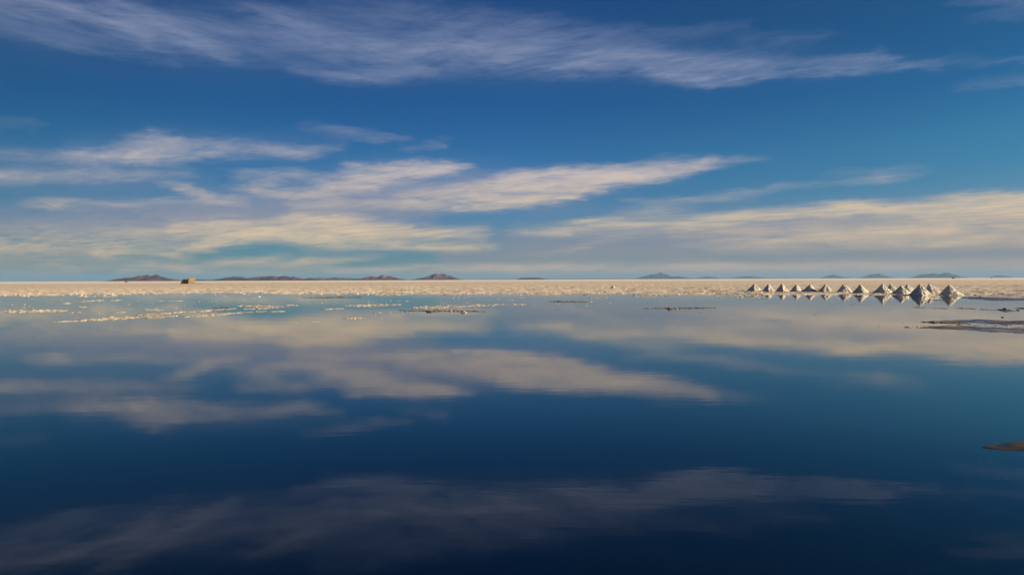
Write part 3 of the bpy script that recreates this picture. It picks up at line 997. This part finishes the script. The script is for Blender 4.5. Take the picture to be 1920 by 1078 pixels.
# ------------------------------------------------------------------ crust strips in the shallows
def strip(label, x0, y0, x1, y1, thick, seed, n=None, size=(0.5, 1.5), sheet=True, group=None, flat_=0.42, name='salt_crust_strip'):
    rs_ = np.random.RandomState(seed)
    vs, fs = [], []
    L = x1 - x0
    n = n or int(L * (1.0 + 0.75 * thick))
    for k in range(n):
        u = rs_.rand()
        env = (math.sin(math.pi * min(max(u, 0.02), 0.98))) ** 0.45
        clump = vnoise(np.array([u * L / 9.0 + seed]), np.array([seed * 0.7]), seed)[0]
        if rs_.rand() > 0.05 + 1.5 * clump * env:
            continue
        x = x0 + L * u
        y = y0 + (y1 - y0) * u + rs_.normal(0, 0.26) * thick * env
        p = ground(x, y)
        s = math.hypot(*p) / FPX
        sz = s * rs_.uniform(*size) * (0.6 + 0.8 * rs_.rand() ** 3)
        lump_into(vs, fs, (p[0], p[1], sz * flat_ * rs_.uniform(-0.2, 0.45)), sz, rs_, flat_, rs_.uniform(1.0, 2.2))
    if sheet and thick >= 1.5:
        # plates of crust just breaking the surface between the lumps
        m_ = int(L * 0.5)
        for k in range(m_):
            u = rs_.rand()
            x = x0 + L * u
            y = y0 + (y1 - y0) * u + rs_.normal(0, 0.22) * thick * math.sin(math.pi * u) ** 0.5
            p = ground(x, y)
            s = math.hypot(*p) / FPX
            sz = s * rs_.uniform(2, 5)
            lump_into(vs, fs, (p[0], p[1], 0.004), sz, rs_, 0.022 / sz * rs_.uniform(0.7, 1.6), 1.3)
    if not vs:
        return None
    o = link_mesh(name, vs, fs, M['shade_tone'] if 'dark' in label or 'muddy' in label else M['lump'])
    tag(o, label, None, group, 'stuff')
    return o


STRIPS = [
    ('broken white salt crust strip reaching in from the left edge of the water', -20, 585.5, 126, 582.5, 5.0),
    ('long ragged white crust strip, nearest to the viewer in the left shallows', 152, 600.4, 300, 593.0, 4.6),
    ('sparse dotted crust line running off the left tip of the nearest strip', 100, 604.0, 160, 601.0, 1.2),
    ('thin bright crust strip just behind the right half of the nearest strip', 256, 591.6, 352, 584.6, 3.2),
    ('short thick clump of crust between the two longest left strips', 276, 596.4, 331, 592.4, 3.2),
    ('long thin slanting crust strip right of the nearest one', 346, 595.0, 470, 585.0, 3.0),
    ('faint broken crust line behind the long slanting strip', 354, 585.0, 442, 578.4, 2.2),
    ('short crust streak with a dark chip in the left shallows', 400, 577.8, 432, 577.2, 2.0),
    ('pale lumpy crust streak with one bright tall chip at its left end', 446, 573.5, 530, 575.0, 3.0),
    ('flat white crust streak trailing right under the lumpy one', 452, 579.6, 522, 577.4, 2.4),
    ('short detached crust dash, right end of the left shallows', 505, 585.0, 531, 584.0, 1.5),
    ('small detached crust dash left of the rightmost one', 480, 584.6, 497, 583.6, 1.5),
    ('small bright crust clump beyond the left streaks', 537, 572.4, 558, 572.8, 2.0),
    ('double short crust dash in the left shallows beyond the long strips', 270, 580.6, 304, 581.8, 2.8),
    ('white flat crust plate streak near the left shore strip end', 212, 586.4, 232, 585.4, 1.8),
    ('little crust clump with a pale top left of centre in the left shallows', 145, 575.6, 161, 576.2, 2.2),
    ('thin pale crust dash above the left edge strip end', 134, 586.8, 150, 585.8, 1.6),
    ('bright long thin crust line hugging the left shore', 150, 555.8, 218, 555.0, 1.6),
    ('flat pale crust line lying off the shore at the left edge', -20, 553.6, 122, 553.8, 1.4),
    ('short pinkish crust dash off the left shore', 177, 563.6, 193, 563.0, 1.6),
    ('dotted crust dashes right of the pinkish one off the left shore', 204, 563.6, 230, 563.0, 1.0),
    ('dark flecked crust strip off the shore, left of the picture centre', 570, 558.2, 678, 557.4, 2.6),
    ('bright narrow crust strip off the shore, just left of the picture centre', 708, 553.8, 756, 552.6, 2.2),
    ('cream crust strip slanting gently, left part of the central shoal', 648, 573.6, 752, 571.2, 4.0),
    ('thin dotted crust streak below the left part of the central shoal', 606, 580.0, 642, 578.6, 1.6),
    ('long thick cream crust ridge, the brightest of the central shoal', 776, 576.6, 880, 574.6, 5.2),
    ('bright right end of the central shoal ridge', 876, 574.0, 942, 571.2, 3.6),
    ('dotted tail trailing right from the central shoal', 940, 571.6, 990, 570.8, 1.2),
    ('dark broken crust ridge in front of the bright central shoal', 750, 582.2, 908, 584.0, 2.6),
    ('narrow crust patch with two round lumps left of the picture centre', 646, 597.2, 682, 596.4, 2.4),
    ('small flat crust chip row nearest the viewer in the centre left', 584, 603.8, 604, 603.0, 1.2),
    ('thin broken crust line behind the two-lump patch', 700, 586.2, 734, 586.8, 1.4),
    ('row of small dark crust lumps in a line, right of the centre', 1030, 565.2, 1100, 566.2, 2.4),
    ('cream crust dash off the shore right of the centre', 1104, 558.8, 1138, 557.8, 1.8),
    ('cream lumpy crust strip off the shore, well right of the centre', 1182, 556.0, 1252, 554.8, 3.0),
    ('thin crust line with dark middle lumps, alone in the open water right of centre', 1212, 578.4, 1342, 577.4, 1.6),
    ('dotted row of crust bits off the shore left of the salt piles', 1370, 556.6, 1442, 558.0, 2.0),
    ('jagged crust edge along the shore right of the centre', 1000, 551.2, 1086, 551.0, 3.0),
    ('crust rim lying at the feet of the left salt piles', 1396, 548.8, 1520, 549.4, 2.4),
    ('crust rim lying at the feet of the middle salt piles', 1520, 549.6, 1642, 551.6, 2.2),
    ('sparse dark crust specks in the water before the right salt piles', 1710, 576.0, 1778, 579.0, 1.4),
    ('sparse crust specks left of the small dark islet', 1790, 577.4, 1862, 581.2, 1.2),
    ('thin dark crust line between the two rightmost pile reflections', 1748, 562.0, 1790, 564.6, 1.2),
    ('ragged dotted tip running left from the nearest brown mud bank', 1700, 613.6, 1760, 613.2, 1.6),
    ('ragged dotted tip running left from the dark ridged mud bank', 1732, 604.0, 1800, 606.4, 1.6),
    ('thin crust streaks in the water gap between the two mud banks', 1770, 608.8, 1930, 611.0, 1.0),
]
for k, (lab, a, b, c, d, t) in enumerate(STRIPS):
    strip(lab, a, b, c, d, t, 300 + k)

# ragged shoreline: crumbs scattered where the crust breaks up into the water
rs_ = np.random.RandomState(5)
vs, fs = [], []
sx = np.array([p[0] for p in SHORE])
sy = np.array([p[1] for p in SHORE])
for k in range(2600):
    x = rs_.uniform(-30, 1950)
    y = np.interp(x, sx, sy) - 2.5 + abs(rs_.normal(0, 1.0)) * 2.6
    if vnoise(np.array([x / 17.0]), np.array([y / 3.0]), 9)[0] < 0.42 or (x > 1600 and y > 551 and rs_.rand() < .8):
        continue
    p = ground(x, y)
    s = math.hypot(*p) / FPX
    sz = s * rs_.uniform(0.6, 1.7)
    lump_into(vs, fs, (p[0], p[1], sz * 0.1), sz, rs_, 0.5, rs_.uniform(1, 2.5))
o = link_mesh('shoreline_crumbs', vs, fs, M['lump'])
tag(o, 'countless crumbs of salt crust scattered where the flat breaks up into the water', kind='stuff')

# single lumps that stand by themselves
vs_l = []
BIG = [
    ('large dark salt lump, leftmost big one in front of the central shoal', 805, 584.4, 6.0),
    ('dark salt lump second from the left on the ridge before the central shoal', 818, 583.0, 5.0),
    ('pale square salt chunk midway along the dark ridge before the central shoal', 845, 584.4, 2.6),
    ('dark salt lump near the right end of the ridge before the central shoal', 853, 582.6, 4.0),
    ('dark salt lump with a pale lower edge, nearest of the right ridge lumps', 870, 586.2, 5.4),
    ('small salt lump left of the ridge before the central shoal', 761, 584.6, 2.6),
    ('bright tall salt chip at the left end of the pale lumpy streak', 452, 572.6, 2.6),
    ('left round lump of the pair on the narrow crust patch', 652, 597.0, 2.2),
    ('right round lump of the pair on the narrow crust patch', 674, 597.0, 2.8),
    ('dark salt lump in the middle of the lone thin line right of centre', 1256, 579.4, 5.0),
    ('pale salt lump at the right of the dark one on the lone thin line', 1268, 579.6, 3.0),
    ('dark salt lump at the right end of the cluster on the lone thin line', 1273, 578.6, 3.4),
    ('orange tinted salt lump at the left end of the lone thin line', 1218, 578.6, 1.8),
    ('dark salt lump on the small islet near the right edge', 1884, 580.6, 4.5),
    ('dark round salt lump just right of the small islet near the right edge', 1909, 582.0, 2.6),
    ('single dark lump in open water above the dark ridged mud bank', 1880, 595.2, 2.2),
    ('low brown lump at the wet left foot of the rightmost salt pile', 1776, 551.6, 5.0),
    ('single bright lump nearest the viewer at the far left, in open water', 101, 603.8, 1.5),
    ('small dark lump in open water before the middle salt piles', 1596, 571.0, 1.4),
    ('small dark lump in open water before the left salt piles', 1528, 590.4, 1.3),
    ('tiny dark lump left of the near mud bank tips in open water', 1648, 612.0, 1.3),
    ('small pale-edged lump right of the row of dark crust lumps', 1114, 573.4, 1.8),
    ('small dark lump below the row of dark crust lumps', 1045, 579.6, 1.4),
    ('small upright lump on the tip of the nearest mud bank', 1721, 613.6, 1.6),
]


def single(name, label, x, y, half, seed, group=None, cat='salt lump', flat_=0.5):
    r_ = np.random.RandomState(seed)
    p = ground(x, y)
    s = math.hypot(*p) / FPX
    vs, fs = [], []
    sz = s * half
    lump_into(vs, fs, (0, 0, sz * 0.12), sz, r_, flat_, 1.15, ang=0.0)
    if half > 2:
        for q in range(int(half)):
            lump_into(vs, fs, (r_.uniform(-1, 1) * sz, r_.uniform(-1, 1) * sz, 0.0), sz * r_.uniform(0.2, 0.45), r_, 0.6)
    o = link_mesh(name, vs, fs, M['shade_tone'] if 'dark' in label and 'pale' not in label else M['lump'], loc=(p[0], p[1], 0.0))
    o.rotation_euler.z = r_.uniform(-0.6, 0.6)
    tag(o, label, cat, group)
    return o


for k, (lab, x, y, hw) in enumerate(BIG):
    single('salt_lump', lab, x, y, hw, 500 + k)
DOTS = [(45, 575), (54, 574.6), (15, 571), (22, 571.4), (45, 578), (61, 577), (46, 571), (125, 565.4), (246, 579), (241, 580), (142, 595.4), (147, 595.8),
        (115, 602.6), (120, 602.8), (135, 602.4), (139, 602.4), (185, 587.4), (193, 587.8), (152, 602), (355, 566), (362, 565.6), (372, 565.8), (380, 565.4),
        (390, 565.4), (398, 565.2), (345, 574), (330, 577.6), (420, 555.6), (425, 556), (404, 565), (483, 572), (486, 573.2), (520, 572.4), (523, 573.6),
        (552, 605), (556, 605.4), (603, 567.6), (610, 566.4), (646, 564.6), (690, 566.4), (700, 576.6), (716, 562), (722, 567), (732, 564), (745, 565),
        (750, 564.4), (759, 564.6), (763, 564.8), (795, 565.2), (801, 565), (831, 570), (826, 567), (873, 567), (876, 567.4), (912, 564.4), (918, 564.4),
        (922, 564), (960, 563), (957, 562.6), (955, 564.6), (703, 592), (716, 597), (748, 595.4), (735, 589.6), (755, 589), (768, 587.8), (1033, 579.6),
        (1016, 572.4), (1001, 571.4), (1035, 570.4), (1041, 570.2), (1047, 570.4), (1108, 565.8), (1143, 568.8), (1109, 566.6), (1097, 574), (1100, 573.6),
        (1143, 557.6), (1148, 557.8), (1163, 557.6), (1171, 558), (1193, 577.2), (1195, 578), (1210, 598.4), (1212, 598.2), (1224, 598.6), (1272, 600.2),
        (1276, 600), (1280, 600.6), (1311, 586.4), (1315, 586.6), (1318, 586.4), (1323, 586.2), (1340, 574.2), (1297, 577), (1335, 577.8), (1308, 558.6),
        (1325, 556.4), (1344, 555.6), (1350, 558.8), (1366, 555.8), (1376, 558.8), (1385, 558.2), (1404, 557.4), (1512, 563.6), (1517, 563.4), (1590, 562.6),
        (1795, 577.4), (1807, 578), (1818, 577.8), (1836, 580.2), (1721, 576.4), (1726, 576.4), (1755, 578.8), (1760, 579), (1672, 553), (1693, 606), (1765, 618.8), (1776, 618.8), (1811, 619)]
for k, (x, y) in enumerate(DOTS):
    r_ = np.random.RandomState(900 + k)
    single('salt_crumb', 'tiny single crumb of salt crust poking out of the open shallow water', x, y, r_.uniform(0.7, 1.6), 900 + k,
           'tiny salt crumbs standing alone in the open shallows', 'salt crumb', 0.45)


# ------------------------------------------------------------------ ruined hut of salt blocks
def box_into(vs, fs, cx, cy, cz, sx_, sy_, sz_):
    b = len(vs)
    for dz_ in (-.5, .5):
        for dy_ in (-.5, .5):
            for dx_ in (-.5, .5):
                vs.append((cx + dx_ * sx_, cy + dy_ * sy_, cz + dz_ * sz_))
    for f in ((0, 2, 3, 1), (4, 5, 7, 6), (0, 1, 5, 4), (2, 6, 7, 3), (0, 4, 6, 2), (1, 3, 7, 5)):
        fs.append(tuple(b + q for q in f))


cn_ = ground(353.6, 532.2)
Dr = math.hypot(*cn_)
pr = Dr / FPX
va = math.atan2(cn_[0], cn_[1])
hut = empty('ruined_hut', (cn_[0], cn_[1], 0.02), -va + R(45))
tag(hut, 'ruined hut of tan salt blocks with one side opened and covered over to darken it, out on the flat', 'ruined hut')
LW = 12.6 * pr / math.sin(R(45))
RWd = 10.6 * pr / math.sin(R(45))


def wall(prof, along_axis, length, offset, thick=0.45, window=None, seed=0):
    """Coursed salt block wall; prof(u) gives the height of its broken top."""
    r_ = np.random.RandomState(seed)
    vs, fs = [], []
    bw, bh = 0.52, 0.32
    ncol = max(1, int(round(length / bw)))
    bw = length / ncol
    for row in range(20):
        z = bh * (row + 0.5)
        for c_ in range(ncol):
            s = (c_ + 0.5) * bw
            if z + r_.uniform(-0.12, 0.12) > prof(s / length):
                continue
            if window and window[0] < s / length < window[1] and window[2] < z < window[3]:
                continue
            j = r_.uniform(-0.02, 0.02)
            if along_axis == 'x':
                box_into(vs, fs, s + j, offset + j, z, bw - 0.025, thick + r_.uniform(-0.03, 0.03), bh - 0.02)
            else:
                box_into(vs, fs, offset + j, s + j, z, thick + r_.uniform(-0.03, 0.03), bw - 0.025, bh - 0.02)
    return link_mesh('wall', vs, fs, M['block'], hut)


# local +x runs along the sunlit wall, +y along the shaded one
hR = 10.2 * pr
hL = 7.8 * pr
w1_ = wall(lambda u: hR * (0.90 + 0.12 * math.sin(u * 3.1) + 0.04 * math.sin(u * 21)) if u > 0.08 else hR * 0.8, 'x', RWd, 0.0, window=(0.46, 0.54, hR * 0.42, hR * 0.50), seed=1)
w1_['label'] = 'sunlit tan block wall with a small square opening'
w2_ = wall(lambda u: hL * (1.0 + 0.05 * math.sin(u * 17)) if u < 0.72 else hL * max(0.05, 1 - (u - 0.72) / 0.30), 'y', LW, 0.0, window=(0.07, 0.66, -1.0, hL * 0.80), seed=2)  # wide opening added so that this side turns dark
w2_['label'] = 'low block wall with a wide opening added for darkness and a collapsed sloping end'
vs, fs = [], []
for q_ in range(8):
    box_into(vs, fs, RWd * 0.5 + 0.1, LW * (0.05 + 0.094 * q_), hL * 0.93, RWd - 0.25, LW * 0.09, 0.16)
link_mesh('added_shade_roof', vs, fs, M['block'], hut)  # slabs added over the hut to keep its open side dark
w3_ = wall(lambda u: hR * (0.86 + 0.1 * math.sin(u * 9)), 'y', LW * 0.75, RWd, seed=3)
w4_ = wall(lambda u: hL * (0.85 + 0.3 * u), 'x', RWd, LW * 0.75, seed=4)
vs, fs = [], []
r_ = np.random.RandomState(44)
for k in range(60):
    a_ = r_.uniform(-2, RWd + 6)
    b_ = r_.uniform(-1.5, LW + 5)
    lump_into(vs, fs, (a_, b_ if r_.rand() < .5 else r_.uniform(-1.8, 0.2), 0.05), r_.uniform(0.1, 0.32), r_, 0.7)
rb = link_mesh('rubble', vs, fs, M['block'], hut)
rb['kind'] = 'stuff'
vs, fs = [], []
for k in range(26):
    p = ground(r_.uniform(366, 386), 531.6 + r_.uniform(-0.2, 0.3))
    lump_into(vs, fs, (p[0], p[1], 0.05), r_.uniform(0.15, 0.4), r_, 0.6)
o = link_mesh('block_rubble', vs, fs, M['block'])
tag(o, 'low scatter of fallen salt blocks on the flat right of the ruined hut', kind='stuff')


# ------------------------------------------------------------------ far vehicles
def paint(name, c, rough=0.35, metal=0.0, spec=0.5):
    m, h = new_mat(name)
    nse = h.noise(pos(m), 3.0, 4.0, 0.6)
    d = tuple(q * 0.7 for q in c)
    out_surface(m, bsdf(m, h.mix(nse, (*c, 1), (*d, 1)), rough, None, spec))
    return m


M['car'] = paint('dusty_dark_paint', (0.05, 0.048, 0.05), 0.5)
M['car2'] = paint('dusty_red_paint', (0.14, 0.05, 0.035), 0.55)
M['glass'] = paint('car_glass', (0.01, 0.012, 0.015), 0.1)
M['tyre'] = paint('tyre_rubber', (0.015, 0.015, 0.015), 0.9, spec=0.1)
M['rim'] = paint('wheel_rim', (0.35, 0.35, 0.36), 0.4)
M['lamp'] = paint('lamp_lens', (0.5, 0.45, 0.4), 0.2)


def prism(name, prof, w0, w1, mat, parent, z_in=None):
    """Side profile (x, z) extruded over y from w0 to w1; z_in narrows the top (tumblehome)."""
    n_ = len(prof)
    v = []
    for y in (w0, w1):
        for (x, z) in prof:
            yy = y
            if z_in and z > z_in[0]:
                yy = y * z_in[1]
            v.append((x, yy, z))
    f = [tuple(range(n_)), tuple(range(2 * n_ - 1, n_ - 1, -1))]
    for i in range(n_):
        j = (i + 1) % n_
        f.append((j, i, n_ + i, n_ + j))
    return link_mesh(name, v, f, mat, parent)


def vehicle(px, ybase, heading, scale, paintm, label, box=False):
    p = ground(px, ybase)
    root = empty('parked_vehicle', (p[0], p[1], 0.02), heading)
    root.scale = (scale,) * 3
    tag(root, label, 'vehicle', 'far off vehicles on the salt flat')
    L = 2.4
    body = [(-L, .45), (-L, .95), (-L + .05, 1.12), (1.0, 1.14), (2.25, 1.02), (L, .9), (L, .45), (1.95, .40), (1.85, .68), (1.6, .80), (1.3, .80), (1.05, .68), (.95, .40),
            (-1.0, .40), (-1.1, .68), (-1.35, .80), (-1.65, .80), (-1.9, .68), (-2.0, .40)]
    b = prism('body', body, -.92, .92, paintm, root)
    top = 1.95 if box else 1.82
    prism('cabin', [(-L + .05, 1.12), (-L + .12, top - .04), (-L + .3, top), (.15, top), (.3, top - .05), (1.0, 1.14)], -.86, .86, paintm, root, (1.3, 0.88))
    for s in (-1, 1):
        for (a0, a1) in ((-2.2, -1.45), (-1.35, -.5), (-.4, .25)):
            y = s * .80
            link_mesh('window', [(a0, s * .865, 1.2), (a1 + (0.45 if a1 > 0 else 0), s * .865, 1.2), (a1, s * .775, top - .12), (a0, s * .775, top - .12)], [(0, 1, 2, 3)], M['glass'], root)
    link_mesh('windscreen', [(.99, -.75, 1.2), (.99, .75, 1.2), (.36, .68, top - .1), (.36, -.68, top - .1)], [(0, 1, 2, 3)], M['glass'], root, loc=(.03, 0, .01))
    link_mesh('rear_window', [(-L + .03, -.7, 1.22), (-L + .03, .7, 1.22), (-L + .09, .62, top - .14), (-L + .09, -.62, top - .14)], [(0, 1, 2, 3)], M['glass'], root, loc=(-.02, 0, 0))
    for s in (-1, 1):
        vs, fs = [], []
        box_into(vs, fs, L + .02, s * .7, .85, .06, .3, .18)
        link_mesh('headlight', vs, fs, M['lamp'], root)
        for x in (1.45, -1.5):
            for nm, ra, wd, m_ in (('tyre', .39, .25, M['tyre']), ('rim', .24, .27, M['rim'])):
                v, f = [], []
                for y in (-wd / 2, wd / 2):
                    v += [(ra * math.cos(t), y, ra * math.sin(t)) for t in np.linspace(0, 6.2832, 20, endpoint=False)]
                f = [tuple(range(20)), tuple(range(39, 19, -1))] + [((i + 1) % 20, i, 20 + i, 20 + (i + 1) % 20) for i in range(20)]
                if nm == 'tyre':
                    wheel = link_mesh('wheel', v, f, m_, root, loc=(x, s * .82, .39))
                else:
                    link_mesh('rim', v, f, m_, wheel)
    vs, fs = [], []
    box_into(vs, fs, -.9, 0, top + .13, 2.2, 1.3, .2)
    link_mesh('roof_load', vs, fs, M['tyre'], root)
    return root


vehicle(1787.5, 522.6, R(-30) + R(5), 1.6, M['car'], 'dark boxy vehicle far away on the flat above the rightmost salt pile', True)
vehicle(1859.5, 522.0, R(-30) + R(70), 1.4, M['car'], 'tiny dark vehicle on the horizon near the right edge of the flat', True)
vehicle(237, 529.6, R(20), 1.0, M['car2'], 'tiny reddish vehicle far away below the leftmost hill')
